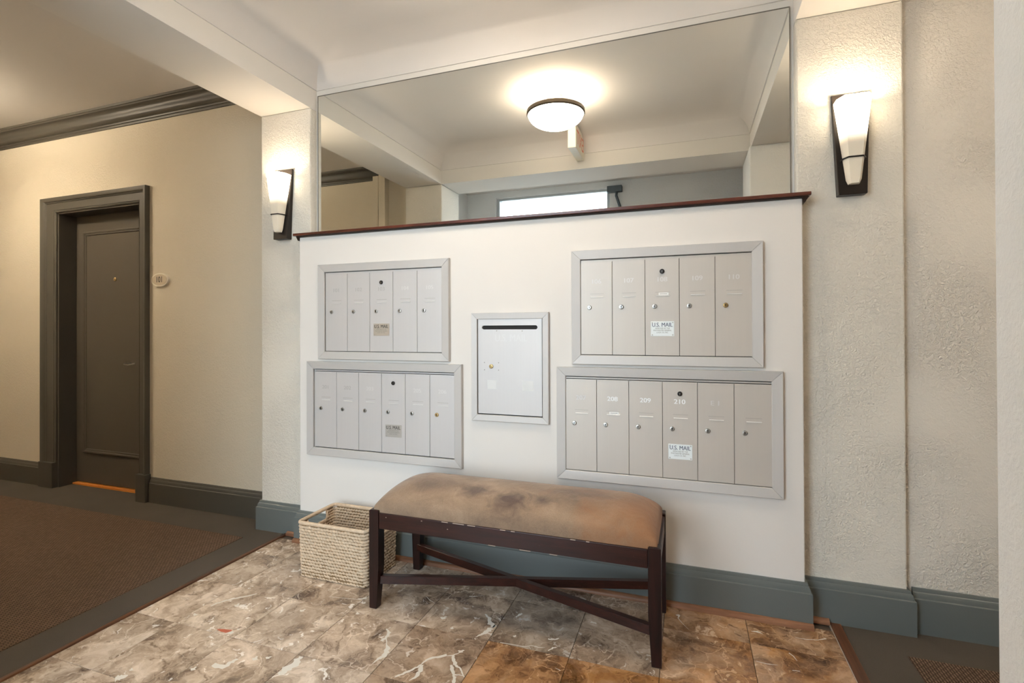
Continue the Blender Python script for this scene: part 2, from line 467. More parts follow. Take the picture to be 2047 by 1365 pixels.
# cove: mitred sweep round the lobby ceiling
def cove():
    mb = MB(); prof = [(0.0, ZC), (0.006, ZC), (0.006, ZC+0.004)]
    for i in range(1, 13):
        t = i/12*PI/2
        prof.append((0.006+0.20*(1-math.cos(t)), ZC+0.004+(ZT-ZC-0.004)*math.sin(t)))
    rings = []
    for d, z in prof:
        rings.append([(XL1+d, YF1+d, z), (XR0-d, YF1+d, z), (XR0-d, 2.432-d, z), (XL1+d, 2.432-d, z)])
    mb.loft(rings, True, False, False)
    o = mb.build('ceiling_cove', M['ceiling'], None, True, kind='structure')
    return o
cove()

# hall on the left
S('ceiling_hall', M['ceiling'], -7.0, XL0, HY0, HY1, ZH, 2.95)
S('wall_left', M['hallwall'], -7.0, -4.548, HY1, 2.72, 0, 2.95)
S('wall_left_inner', M['hallwall'], -3.66, XL0, HY1, 2.72, 0, 2.95)
S('wall_left_over_door', M['hallwall'], -4.548, -3.66, HY1, 2.72, 2.112, 2.95)
S('wall_hall_end', M['hallwall'], -7.1, -7.0, HY0, HY1, 0, 2.95)
S('wall_hall_near', M['hallwall'], -7.0, XL0, HY0-0.1, HY0, 0, 2.95)
S('wall_hall_near_chase', M['hallwall'], -2.905, -2.845, HY0, HY0+0.05, 0, 2.69)
S('wall_hall_near_boxing', M['hallwall'], -2.825, -2.755, HY0, HY0+0.07, 0, 2.69)
S('chase_gap_shade', M['dark_gap'], -2.845, -2.825, HY0, HY0+0.02, 0, 2.66)  # dark strip standing in for the shade in the gap between the boxes
# corridor on the right
S('wall_right', M['sidewall'], XR1, 4.0, SY1, 2.62, 0, 2.95)
S('ceiling_corridor', M['ceiling'], XR1, 4.0, 0.5, SY1, ZH, 2.95)
S('wall_corridor_near', M['sidewall'], XR1, 4.0, 0.5, 0.6, 0, 2.95)
S('wall_corridor_end', M['sidewall'], 4.0, 4.1, 0.5, 2.62, 0, 2.95)
# vestibule behind the camera, with the glazed entrance
S('ceiling_vestibule', M['ceiling'], XL0, XR1, -0.6, YF0, 2.76, 2.95)
S('wall_vestibule_left', M['nearwall'], XL0-0.1, XL0, -0.7, YF0+0.1, 0, 2.95)
S('wall_vestibule_right', M['nearwall'], XR1, XR1+0.1, -0.7, YF0+0.1, 0, 2.95)
S('wall_front_left', M['nearwall'], XL0, -2.08, -0.70, -0.55, 0, 2.95)
S('wall_front_right', M['nearwall'], -0.78, XR1, -0.70, -0.55, 0, 2.95)
S('wall_front_header', M['nearwall'], -2.08, -0.78, -0.70, -0.55, 2.69, 2.95)
S('ground', M['outside'], -8.0, 6.0, -9.0, -0.70, -0.16, -0.04)

# floors
floor = S('floor', M['grout'], -2.30, 0.60, -0.55, 2.45, -0.06, -0.006)
S('floor_slab', M['grout'], -7.1, 4.1, -0.70, 2.72, -0.14, -0.06)
tile_src = {}
def tile(x0, x1, y0, y1, tint):
    key = (round(x1-x0, 3), round(y1-y0, 3))
    cx, cy = (x0+x1)/2, (y0+y1)/2
    if key not in tile_src:
        g = 0.0009
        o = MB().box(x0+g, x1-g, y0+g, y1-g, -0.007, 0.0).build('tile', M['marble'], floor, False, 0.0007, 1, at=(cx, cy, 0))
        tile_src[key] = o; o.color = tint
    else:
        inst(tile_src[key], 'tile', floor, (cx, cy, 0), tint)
xj = [0.532-0.316*k for k in range(9)] + [-2.218]
yj = [2.30, 2.11] + [2.11-0.305*k for k in range(1, 9)] + [-0.55]
for j in range(len(yj)-1):
    for i in range(len(xj)-1):
        u = (xj[i]+xj[i+1])/2
        v_ = (yj[j]+yj[j+1])/2
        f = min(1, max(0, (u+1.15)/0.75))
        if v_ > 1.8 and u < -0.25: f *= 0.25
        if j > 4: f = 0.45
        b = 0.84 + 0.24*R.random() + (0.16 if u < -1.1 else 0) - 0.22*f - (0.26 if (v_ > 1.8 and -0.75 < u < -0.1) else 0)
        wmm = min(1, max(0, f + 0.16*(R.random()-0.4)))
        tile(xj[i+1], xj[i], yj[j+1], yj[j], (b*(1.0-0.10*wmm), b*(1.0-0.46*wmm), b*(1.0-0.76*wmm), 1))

VEINS = [([[-0.9613,1.5096],[-0.9434,1.5339],[-0.9254,1.5559],[-0.913,1.5818],[-0.906,1.6007],[-0.9016,1.6247],[-0.8791,1.6496],[-0.8435,1.6734]],[0.004,0.01,0.01,0.008,0.004,0.01,0.012,0.014]),([[-0.8418,1.6699],[-0.8224,1.6789],[-0.8102,1.6949],[-0.8021,1.7113]],[0.003,0.005,0.004,0.004]),([[-0.8214,1.681],[-0.8089,1.6593],[-0.7911,1.6345]],[0.006,0.016,0.012]),([[-0.7911,1.6345],[-0.7653,1.6243],[-0.7481,1.6035],[-0.7334,1.5878]],[0.01,0.006,0.005,0.004]),([[-0.8027,1.6306],[-0.7931,1.6094],[-0.7738,1.5868],[-0.7631,1.5724],[-0.7537,1.5455]],[0.012,0.014,0.008,0.012,0.01]),([[-0.7722,1.5874],[-0.7578,1.5923],[-0.7412,1.5928]],[0.01,0.004,0.004]),([[-0.9051,1.5955],[-0.8933,1.5643],[-0.8908,1.5364],[-0.9046,1.5112]],[0.012,0.016,0.012,0.003]),([[-1.1468,1.7417],[-1.1193,1.7237],[-1.1161,1.6949],[-1.12,1.6676]],[0.003,0.014,0.01,0.016]),([[-1.1125,1.6895],[-1.0902,1.6587],[-1.0719,1.6341],[-1.0598,1.5964],[-1.0707,1.5753],[-1.0751,1.5427]],[0.004,0.004,0.018,0.022,0.01,0.002]),([[-0.8103,1.966],[-0.7892,1.9467],[-0.7642,1.9113],[-0.7419,1.8976],[-0.7403,1.9065]],[0.006,0.012,0.022,0.02,0.006]),([[-0.7482,1.8815],[-0.7606,1.8498],[-0.7727,1.8289],[-0.7864,1.8076]],[0.02,0.018,0.01,0.003]),([[-1.5296,1.8674],[-1.4675,1.8756],[-1.4128,1.8857],[-1.3666,1.8929]],[0.001,0.003,0.003,0.002]),([[-1.3921,1.8927],[-1.36,1.9123]],[0.006,0.018]),([[-1.1139,2.0092],[-1.0816,1.9859],[-1.0479,1.9724]],[0.002,0.003,0.001]),([[-0.9314,2.0714],[-0.9107,2.0785],[-0.8724,2.1003]],[0.006,0.003,0.001]),([[-1.9604,1.6369],[-1.9569,1.6627],[-1.9456,1.6825],[-1.908,1.7251],[-1.8802,1.752],[-1.8539,1.7812]],[0.006,0.01,0.01,0.01,0.01,0.005]),([[-1.345,1.4934],[-1.341,1.4581],[-1.342,1.4239],[-1.3448,1.3908]],[0.015,0.03,0.04,0.02]),([[-1.6129,1.3544],[-1.5673,1.359],[-1.5622,1.3829],[-1.557,1.4074]],[0.02,0.02,0.018,0.012]),([[-1.8642,1.1885],[-1.8554,1.2017],[-1.8433,1.2163]],[0.03,0.025,0.012]),([[-0.684,1.8072],[-0.6262,1.8113],[-0.5876,1.8121],[-0.5657,1.8289],[-0.538,1.826],[-0.5136,1.8344]],[0.003,0.003,0.004,0.003,0.004,0.001]),([[-0.4979,1.8185],[-0.4851,1.8411],[-0.4737,1.8481]],[0.005,0.008,0.004]),([[-0.4503,1.7349],[-0.4292,1.7282]],[0.001,0.003]),([[-0.5165,1.887],[-0.4907,1.8925],[-0.4787,1.9064]],[0.01,0.012,0.005]),([[-0.6822,1.987],[-0.6724,2.0092],[-0.665,2.0194]],[0.004,0.012,0.008]),([[-0.382,2.0528],[-0.3576,2.0503]],[0.01,0.006]),([[-0.0538,2.217],[-0.0423,2.2209],[-0.0457,2.1972],[-0.0301,2.166],[-0.0039,2.1254]],[0.008,0.01,0.003,0.002,0.001]),([[0.2294,2.1954],[0.2509,2.1993],[0.2705,2.1892]],[0.003,0.01,0.001]),([[0.2249,2.0052],[0.2591,2.0002],[0.2942,2.0056]],[0.002,0.004,0.001]),([[0.338,1.9919],[0.3628,1.9951]],[0.003,0.002]),([[0.3446,2.0942],[0.3562,2.0788],[0.3642,2.0529]],[0.004,0.003,0.001]),([[0.3851,2.2054],[0.4251,2.2061],[0.4633,2.216],[0.4939,2.2361]],[0.001,0.004,0.003,0.006])]
BLOBS = [[-0.8021,1.7113,0.016],[-0.9631,1.885,0.018],[-0.8999,1.8317,0.01],[-1.3236,1.796,0.014],[-0.6439,1.863,0.01],[-1.9673,1.5667,0.016],[-1.8635,1.2411,0.012],[-1.8595,1.6811,0.018],[-1.7048,1.5458,0.010],[-1.4967,1.4309,0.016],[-1.454,1.4496,0.014],[-1.5585,1.7397,0.016],[-1.6586,1.3167,0.014]]
for pts, ws in VEINS:            # milky calcite veins set flush in the stone
    L = []; Rr = []
    P2 = []; W2 = []
    for i in range(len(pts)-1):
        for k in range(4):
            t = k/4
            P2.append(Vector(pts[i]).lerp(Vector(pts[i+1]), t)); W2.append(ws[i]+(ws[i+1]-ws[i])*t)
    P2.append(Vector(pts[-1])); W2.append(ws[-1])
    for i, p in enumerate(P2):
        a = P2[max(0, i-1)]; c = P2[min(len(P2)-1, i+1)]
        d = (c-a).normalized(); n = Vector((-d.y, d.x)); hw = W2[i]/2
        p = p + n*R.uniform(-1, 1)*hw*0.35
        L.append(p+n*hw*R.uniform(0.65, 1.3)); Rr.append(p-n*hw*R.uniform(0.65, 1.3))
    m = len(L)
    MB().add([(p.x, p.y, 0.0003) for p in L]+[(p.x, p.y, 0.0003) for p in Rr], [(i, i+1, m+i+1, m+i) for i in range(m-1)]).build('marble_vein', M['white_vein'], floor)
for x, y, r in BLOBS:
    ph = R.random()*6
    MB().add([(x+r*(0.55+0.3*math.sin(3*a+ph))*math.cos(a)*1.1, y+r*(0.55+0.25*math.cos(2*a+ph))*math.sin(a), 0.0003) for a in [2*PI*k/14 for k in range(14)]], [tuple(range(14))]).build('marble_fleck', M['white_vein'], floor)
MB().add([(x, y, 0.0004) for x, y in [[-1.7913, 1.5197], [-1.7592, 1.512], [-1.7317, 1.5126], [-1.7196, 1.527], [-1.7243, 1.5357], [-1.7634, 1.5292]]], [(0, 1, 2, 3, 4, 5)]).build('marble_red_fleck', M['red_chip'], floor)
MB().add([(x, y, 0.0005) for x, y in [[-1.7306, 1.5117], [-1.7045, 1.5112], [-1.7032, 1.5255], [-1.7187, 1.5307]]], [(0, 1, 2, 3)]).build('marble_fleck', M['white_vein'], floor)

# hall carpet, corridor carpet
hc = S('floor_hall', M['carpet_border'], -7.0, -2.238, HY0, 2.588, -0.06, 0.0)
MB().box(-7.0, -2.43, HY0+0.22, 2.235, -0.002, 0.0025).build('carpet_field', M['carpet_field'], hc)
rc = S('floor_corridor', M['carpet_border'], 0.572, 4.0, 0.5, 2.42, -0.06, 0.0)
MB().box(0.748, 4.0, 0.75, 2.208, -0.002, 0.0025).build('carpet_field', M['carpet_field'], rc)
# strips between stone and carpet
MB().box(-2.238, -2.218, 0.46, 2.36, -0.006, 0.006).build('trim_1', M['strip_wood'], None, False, 0.002, 2, 'structure')
MB().box(0.534, 0.574, 0.46, 2.364, -0.006, 0.005).build('trim_2', M['strip_wood'], None, False, 0.002, 2, 'structure')
MB().box(0.5305, 0.5335, 0.46, 2.364, -0.006, 0.0015).build('trim_3', M['plate_tan'], None, False, 0, 2, 'structure')

# baseboards: profile swept along X (facing -Y) with returned ends
BP = [(0, 0.172), (0.007, 0.172), (0.010, 0.166), (0.0105, 0.159), (0.014, 0.156), (0.017, 0.146), (0.018, 0.137), (0.023, 0.134), (0.0235, 0.130), (0.0235, 0.0), (0, 0)]
def baseboard(name, x0, x1, y, mat, ret0=False, ret1=False, back=0.06, h=1.0):
    mb = MB()
    path = []
    if ret0: path.append('b0')
    ringsx = []
    for d, z in BP: pass
    def ring(kind):
        out = []
        for d, z in BP:
            if kind == 'L': out.append((x0-d if ret0 else x0, y-d, z*h))
            if kind == 'R': out.append((x1+d if ret1 else x1, y-d, z*h))
            if kind == 'LB': out.append((x0-d, y+back, z*h))
            if kind == 'RB': out.append((x1+d, y+back, z*h))
        return out
    seq = (['LB'] if ret0 else []) + ['L', 'R'] + (['RB'] if ret1 else [])
    mb.loft([ring(k) for k in seq])
    return mb.build(name, mat, None, True, kind='structure')
baseboard('baseboard_center', -2.09, 0.44, 2.313, M['trim'], True, True, 0.055)
baseboard('baseboard_left_column', XL0, -2.10, YC, M['trim'], True, False, 0.10)
baseboard('baseboard_right_column', 0.45, XR1, YC, M['trim'], False, True, 0.028)
baseboard('baseboard_right', XR1+0.024, 4.0, SY1, M['trim'])
baseboard('baseboard_left', -7.0, -4.745, HY1, M['halltrim'])
baseboard('baseboard_left_inner', -3.545, XL0-0.01, HY1, M['halltrim'])
# wooden shoe moulding
def shoe(name, x0, x1, y, mat):
    prof = [(0, 0), (0.018, 0.0), (0.0178, 0.006), (0.015, 0.013), (0.010, 0.018), (0.004, 0.0205), (0, 0.0205)]
    mb = MB(); mb.loft([[(x0, y-d, z) for d, z in prof], [(x1, y-d, z) for d, z in prof]])
    return mb.build(name, mat, None, True, kind='structure')
shoe('trim_4', -2.112, 0.464, 2.313-0.0235, M['shoe_wood'])
shoe('trim_5', 0.466, 0.532, YC-0.0235, M['shoe_wood'])
shoe('trim_6', -2.217, -2.114, YC-0.0235, M['shoe_wood'])

# crown moulding in the hall and corridor
def crown(name, x0, x1, y, sgn, mat, zt=ZH):
    prof = [(0.0, zt-0.112), (0.012, zt-0.112), (0.014, zt-0.100), (0.022, zt-0.097), (0.024, zt-0.088)]
    for i in range(9):
        t = i/8
        prof.append((0.024+0.070*t + 0.010*math.sin(2*PI*t), zt-0.088+0.066*t - 0.010*math.sin(2*PI*t)))
    prof += [(0.098, zt-0.016), (0.106, zt-0.014), (0.108, zt), (0, zt)]
    mb = MB(); mb.loft([[(x0, y-sgn*d, z) for d, z in prof], [(x1, y-sgn*d, z) for d, z in prof]])
    return mb.build(name, mat, None, True, kind='structure')
crown('trim_7', -7.0, XL0, HY1, 1, M['halltrim'])
crown('trim_8', -7.0, XL0, HY0, -1, M['halltrim'])
crown('trim_9', XR1, 4.0, SY1, 1, M['halltrim'])

# ------------------------------------------------------------------ apartment door in the hall
d1 = thing('door_1', None, None, (-4.10, 2.50, 0), kind='structure')
def casing(axis_pts, name):
    # profile across casing width (0 inner .. 0.165 outer), depth toward -Y
    prof = [(0.0, 0.0), (0.0, 0.014), (0.010, 0.018), (0.020, 0.014), (0.024, 0.018), (0.098, 0.020), (0.104, 0.026), (0.112, 0.022), (0.118, 0.030), (0.128, 0.034), (0.160, 0.034), (0.163, 0.030), (0.163, 0.0)]
    return prof
CP = casing(None, None)
xi0, xi1, zi = -4.556, -3.728+0.0, 2.098
xi1 = -3.652
def casing_piece(ring_a, ring_b):
    mb = MB(); mb.loft([ring_a, ring_b]); return mb.build('casing', M['halltrim'], d1, True)
la = [(xi0-u, HY1-d, 0.19) for u, d in CP]; lb = [(xi0-u, HY1-d, zi+u*0.69) for u, d in CP]
rb = [(xi1+u*0.53, HY1-d, zi+u*0.69) for u, d in CP]; ra = [(xi1+u*0.53, HY1-d, 0.19) for u, d in CP]
casing_piece(la, lb); casing_piece(lb, rb); casing_piece(ra, rb)
box('plinth_block', M['halltrim'], xi0-0.166, xi0+0.0, 2.458, HY1, 0, 0.192, d1, 0.003)
box('plinth_block', M['halltrim'], xi1-0.0, xi1+0.098, 2.458, HY1, 0, 0.192, d1, 0.003)
box('jamb', M['halltrim'], xi0-0.004, xi0+0.014, HY1-0.004, 2.70, 0, 2.105, d1)
box('jamb', M['halltrim'], xi1-0.014, xi1+0.004, HY1-0.004, 2.70, 0, 2.105, d1)
box('jamb', M['halltrim'], xi0, xi1, HY1-0.004, 2.70, 2.088, 2.106, d1)
leaf = box('door_leaf', M['halldoor'], xi0+0.017, xi1-0.017, 2.612, 2.655, 0.018, 2.086, d1, 0.001)
# raised moulding round the single recessed panel
px0, px1, pz0, pz1 = -4.447, -3.762, 0.250, 1.962
MP = [(0, 0), (0, 0.010), (0.006, 0.014), (0.014, 0.012), (0.018, 0.006), (0.026, 0.008), (0.030, 0.003), (0.032, 0)]
mbp = MB()
rings = []
for u, d in MP: rings.append([(px0+u, 2.612-d, pz0+u), (px1-u, 2.612-d, pz0+u), (px1-u, 2.612-d, pz1-u), (px0+u, 2.612-d, pz1-u)])
mbp.loft(rings, True, False, False); mbp.build('panel_moulding', M['halldoor'], leaf, True)
MB().lathe((-4.095, 2.612, 1.583), [(0.014, 0), (0.014, 0.004), (0.010, 0.007), (0.004, 0.007), (0.004, 0.004)], 16, 'Y').build('peephole', M['brass'], leaf, True)
hd = MB(); hd.tube([(-3.925, 2.612, 0.949), (-3.925, 2.575, 0.949), (-3.915, 2.560, 0.947), (-3.87, 2.556, 0.944), (-3.83, 2.558, 0.948), (-3.812, 2.566, 0.953)], [0.008, 0.007, 0.006, 0.005, 0.0045, 0.004], 10)
hd.build('door_handle', M['chrome'], leaf, True)
mbt = MB()
mbt.box(xi0+0.016, xi1-0.016, 2.585, 2.70, -0.01, 0.012); mbt.build('threshold', M['orange_wood'], d1)
box('wall_hall_doorback', M['dark_gap'], -4.6, -3.6, 2.70, 2.72, 0, 2.2, None, 0, 'structure')

pq = thing('number_plaque', 'small cream oval plaque reading 101 beside the grey door', 'sign', (-3.45, 2.498, 1.545))
def oval(rx_, rz_, y0, y1, nm, mat):
    mb = MB(); n = 40
    mb.loft([[(-3.45+rx_*math.cos(2*PI*k/n), y, 1.545+rz_*math.sin(2*PI*k/n)) for k in range(n)] for y in (y1, y0)])
    return mb.build(nm, mat, pq, True)
oval(0.082, 0.047, 2.486, 2.4995, 'rim', M['plaque']); oval(0.071, 0.038, 2.4845, 2.487, 'plaque_face', plain('plaque_tan', (0.62, 0.53, 0.40, 1), 0.4))
text('101', 0.058, (-3.45, 2.4840, 1.545), M['black_print'], pq, 'number', 0.80, 0.0, 0.02)

# ------------------------------------------------------------------ glazed entrance behind the camera
d2 = thing('door_2', None, None, (-1.405, -0.62, 0), kind='structure')
box('door_frame', M['frame_grey'], -2.08, -2.045, -0.66, -0.59, 0, 2.69, d2)
box('door_frame', M['frame_grey'], -0.815, -0.78, -0.66, -0.59, 0, 2.69, d2)
box('door_frame', M['frame_grey'], -2.045, -0.815, -0.66, -0.59, 2.665, 2.69, d2)
box('door_frame', M['frame_grey'], -2.045, -0.815, -0.66, -0.59, 0, 0.12, d2)
box('glass_pane', M['glass'], -2.045, -0.815, -0.628, -0.622, 0.12, 2.665, d2)
cl = box('door_closer', M['closer'], -0.80, -0.645, -0.55, -0.49, 2.63, 2.695, d2, 0.004)
MB().tube([(-0.70, -0.51, 2.63), (-0.705, -0.50, 2.59), (-0.66, -0.49, 2.45), (-0.64, -0.50, 2.40)], 0.014, 8).build('closer_arm', M['closer'], cl, True)

# ------------------------------------------------------------------ mirror and ledge
mir = thing('wall_mirror', 'large frameless wall mirror standing on the wooden ledge', 'mirror', (-0.82, 2.43, 1.743))
mx0, mx1, mz0, mz1 = -2.056, 0.4185, 1.744, 2.573
box('mirror_glass', M['mirror'], mx0+0.003, mx1-0.003, YM, YM+0.006, mz0, mz1-0.002, mir)
box('edge_channel', M['mirror_line'], mx0, mx1, YM-0.002, YM+0.007, mz1-0.003, mz1, mir)
box('edge_channel', M['mirror_line'], mx0, mx0+0.003, YM-0.002, YM+0.007, mz0, mz1-0.003, mir)
box('edge_channel', M['mirror_line'], mx1-0.003, mx1, YM-0.002, YM+0.007, mz0, mz1-0.003, mir)

led = thing('wooden_ledge', 'dark red varnished wooden ledge capping the white mailbox wall', 'shelf', (-0.82, 2.313, 1.722))
box('shelf_board', M['ledge_wood'], -2.118, 0.468, 2.289, YM+0.004, 1.728, 1.743, led, 0.003)
prof = [(0.0, 1.700), (0.006, 1.700), (0.008, 1.7025), (0.010, 1.7235), (0.016, 1.7275), (0.0, 1.7278)]
prof_f = [(0.0, 1.7222), (0.006, 1.7222), (0.010, 1.7235), (0.014, 1.725), (0.016, 1.7275), (0.0, 1.7278)]
mb = MB(); mb.loft([[(-2.092, 2.313-d, z) for d, z in prof_f], [(0.441, 2.313-d, z) for d, z in prof_f]])
mb.build('ledge_moulding', M['ledge_dark'], led, True)
for sx, x in ((1, 0.4405), (-1, -2.0905)):
    mb = MB(); pe = [(0, 1.704), (0.008, 1.704), (0.022, 1.7275), (0, 1.7278)]
    mb.loft([[(x+sx*d, 2.309, z) for d, z in pe], [(x+sx*d, 2.372, z) for d, z in pe]])
    mb.build('ledge_moulding', M['ledge_dark'], led, True)

# ------------------------------------------------------------------ mailboxes
YW = 2.3125                     # wall face behind the frames
YD = 2.3025                     # door faces
def frame(x0, x1, z0, z1, wd, parent, proud=0.020, inner=0.016, mat=None):
    mat = mat or M['alu_frame']
    prof = [(0, 0.0), (0.0, proud-0.004), (0.002, proud), (wd-0.002, inner), (wd, inner-0.002), (wd, 0.0)]
    def cor(cx, cz, sx, sz): return [(cx+sx*u, YW-d, cz+sz*u) for u, d in prof]
    c = [cor(x0, z0, 1, 1), cor(x1, z0, -1, 1), cor(x1, z1, -1, -1), cor(x0, z1, 1, -1)]
    g = 0.0006
    for i in range(4):
        a, b = c[i], c[(i+1) % 4]
        va = Vector(b[0])-Vector(a[0]); va.normalize()
        MB().loft([[Vector(p)+va*g for p in a], [Vector(p)-va*g for p in b]]).build('frame_rail', mat, parent, False)

def lock(x, z, parent, mat, r=0.0105, dark=False):
    mb = MB()
    mb.lathe((x, YD, z), [(r, 0), (r, 0.003), (r*0.86, 0.0055), (r*0.62, 0.006), (r*0.58, 0.0045), (0.0008, 0.0045)], 20, 'Y', True, True)
    o = mb.build('lock', mat, parent, True)
    k = MB().box(x-0.0009, x+0.0009, YD-0.0062, YD-0.003, z-0.0055, z+0.0035).box(x-0.002, x+0.002, YD-0.0062, YD-0.003, z+0.000, z+0.0035)
    return o, k
PD = 0.1442
def mail_plate(x, z, door, style):
    mat = {'tan': M['plate_tan'], 'grey': M['plate_grey'], 'white': M['plate_white']}[style]
    MB().box(x-0.049, x+0.049, YD-0.0012, YD, z-0.0325, z+0.0325).build('mail_plate', mat, door, False, 0.0004, 1)
    ink = M['blue_print'] if style == 'white' else M['black_print']
    text('U.S. MAIL', 0.0255, (x-0.001, YD-0.0016, z+0.0165), ink, door, 'lettering', 0.84, 0.0, 0.016)
    sm = M['grey_print']
    for k, (t, dz) in enumerate((('APPROVED BY THE', 0.0015), ('POSTMASTER GENERAL', -0.0075), ('LOCK CO. INC.', -0.0165))):
        text(t, 0.0088, (x, YD-0.0016, z+dz), sm, door, 'lettering', 0.82)
    for sx in (-1, 1):
        for sz in (-1, 1):
            MB().lathe((x+sx*0.043, YD-0.0012, z+sz*0.027), [(0.0028, 0), (0.0020, 0.0008), (0.0005, 0.001)], 10, 'Y').build('rivet', M['chrome'], door, True)

def bank(label, x0, x1, z0, z1, ix0, iz0, nums, master, style, door_mat, ghosts, brass=(), cards=()):
    n = len(nums)
    t = thing('mailbox_bank', label, 'mailbox', ((x0+x1)/2, YW, z0), 'aluminium mailbox banks set in the white wall')
    ix1 = ix0 + n*PD; iz1 = z1 - 0.043
    box('backing', M['dark_gap'], ix0-0.004, ix1+0.004, YW-0.002, YW, iz0-0.004, iz1+0.004, t)
    box('head_strip', door_mat, ix0+0.002, ix1-0.002, YD, YW-0.002, iz1-0.0125, iz1-0.003, t)
    frame(x0, x1, z0, z1, 0.0425, t)
    d0 = iz0+0.001; dh = 0.4235
    for i, s in enumerate(nums):
        a = ix0 + i*PD
        door = MB().box(a+0.0012, a+PD-0.0006, YD, YW-0.0015, d0, d0+dh).build('mailbox_door', door_mat, t, False, 0.0008, 1, at=(a+PD/2, YW, d0))
        lm = M['brass'] if i in brass else M['chrome']
        _, key = lock(a+0.041, d0+0.2155, door, lm)
        key.build('keyhole', M['dark_gap'], door)
        # pressed card slot: a shallow tray with lips
        MB().box(a+0.044, a+0.106, YD-0.0002, YD+0.001, d0+0.2765, d0+0.2785).build('card_slot', M['slot_line'], door)
        MB().add([(x, y, z) for x in (a+0.047, a+0.105) for y, z in ((YD, d0+0.2605), (YD-0.0022, d0+0.2605), (YD-0.0022, d0+0.2620), (YD, d0+0.2645))], [(0, 1, 5, 4), (1, 2, 6, 5), (2, 3, 7, 6), (3, 0, 4, 7), (0, 3, 2, 1), (4, 5, 6, 7)]).build('card_slot', M['alu_lip'], door)
        if i in cards:
            MB().box(a+0.058, a+0.100, YD-0.0008, YD, d0+0.2645, d0+0.2755).build('name_card', M['tape'], door)
            MB().box(a+0.063, a+0.094, YD-0.0010, YD, d0+0.2690, d0+0.2710).build('handwriting', M['grey_print'], door)
        if s:
            text(s, 0.0285, (a+0.072, YD-0.0004, d0+0.333), ghosts[i], door, 'number', 1.12, 0.0, 0.022)
        if i == master:
            o, key = lock(a+0.073, d0+0.3685, door, M['bronze'], 0.0105)
            key.build('keyhole', M['chrome'], door)
            mail_plate(a+0.0735, d0+0.117, door, style)
    if len(nums) == 6 and not nums[5]:
        gm = plain('ghost_faint', (0.545, 0.505, 0.455, 1), 0.5, 0.2)
        text('IS LAL', 0.024, (a+0.072, YD-0.0004, d0+0.352), gm, door, 'lettering', 1.0, 0.0, 0.02)
        text('SWABSON', 0.024, (a+0.072, YD-0.0004, d0+0.321), gm, door, 'lettering', 1.0, 0.0, 0.02)
    return t
G, GL, W_ = M['ghost'], M['ghost_light'], M['white_print']
bank('five door mailbox bank numbered 101 to 105, upper left, tan mail plate', -1.948, -1.139, 1.033, 1.557, -1.902, 1.0775,
     ['101', '102', '103', '104', '105'], 2, 'tan', M['alu_door'], [G, G, G, GL, GL])
bank('six door mailbox bank numbered from 201, lower left, grey mail plate', -2.026, -1.070, 0.498, 1.020, -1.974, 0.544,
     ['201', '202', '203', '204', '205', '206'], 3, 'grey', M['alu_door'], [G, G, GL, M['alu_door'], GL, GL], brass=(5,))
bank('five door mailbox bank numbered 106 to 110 with a brass lock', -0.510, 0.293, 1.033, 1.557, -0.468, 1.0775,
     ['106', '107', '108', '109', '110'], 2, 'white', M['alu_door_warm'], [GL, GL, GL, GL, GL], brass=(4,), cards=(2,))
bank('six door mailbox bank with bright white numbers 208, 209 and 210', -0.582, 0.364, 0.500, 1.020, -0.541, 0.544,
     ['207', '208', '209', '210', 'E 1', ''], 3, 'white', M['alu_door_warm'], [GL, W_, W_, W_, GL, GL], cards=(1,))

mo = thing('mail_drop_box', 'single locked grey mail drop box with a slot, between the banks', 'mailbox', (-0.82, YW, 0.745))
frame(-1.018, -0.6205, 0.745, 1.2765, 0.031, mo, 0.016, 0.014)
box('backing', M['dark_gap'], -0.990, -0.644, YW-0.002, YW, 0.774, 1.252, mo)
# door with a true slot: four pieces welded into one mesh
dd = MB()
X0, X1, Z0, Z1 = -0.9825, -0.6545, 0.7815, 1.2455
sx0, sx1, sz, sr = -0.962, -0.676, 1.2045, 0.0098
slot = []
for k in range(9):
    a = PI/2 + PI*k/8; slot.append((sx0+sr+sr*math.cos(a), sz+sr*math.sin(a)))
for k in range(9):
    a = -PI/2 + PI*k/8; slot.append((sx1-sr+sr*math.cos(a), sz+sr*math.sin(a)))
# outer boundary with same vertex count
n = len(slot); outer = []
for k, (sx, szz) in enumerate(slot):
    if k < 9: outer.append((X0 if 0 < k < 8 else (sx if False else X0), Z1 if k == 0 else (Z0 if k == 8 else (Z1+(sz-Z1)*k/4 if k <= 4 else sz+(Z0-sz)*(k-4)/4))))
    else:
        j = k-9; outer.append((X1, Z0 if j == 0 else (Z1 if j == 8 else (Z0+(sz-Z0)*j/4 if j <= 4 else sz+(Z1-sz)*(j-4)/4))))
rings = [[(x, YW-0.0015, z) for x, z in outer], [(x, YD, z) for x, z in outer], [(x, YD, z) for x, z in slot], [(x, YW-0.0015, z) for x, z in slot]]
dd.loft(rings, True, False, False)
drop = dd.build('drop_door', M['alu_door'], mo, False, at=(-0.82, YW, 0.7815))
box('slot_flap', M['dark_gap'], sx0+0.002, sx1-0.002, YW-0.0025, YW-0.0015, sz-0.009, sz+0.009, drop)
o, key = lock(-0.913, 1.014, drop, M['brass'], 0.0105); key.build('keyhole', M['dark_gap'], drop)
for x, z in ((-0.949, 1.032), (-0.875, 1.032), (-0.949, 0.996), (-0.875, 0.996), (-0.884, 1.188), (-0.753, 1.187)):
    MB().lathe((x, YD, z), [(0.0026, 0), (0.0022, 0.0006), (0.0005, 0.0007)], 10, 'Y').build('rivet', M['grey_print'], drop, False)
for x0, x1, z0, z1 in ((-0.934, -0.884, 0.903, 0.947), (-0.753, -0.698, 0.900, 0.947)):
    MB().box(x0, x1, YD-0.0003, YD, z0, z1).build('sticker', M['sticker'], drop)
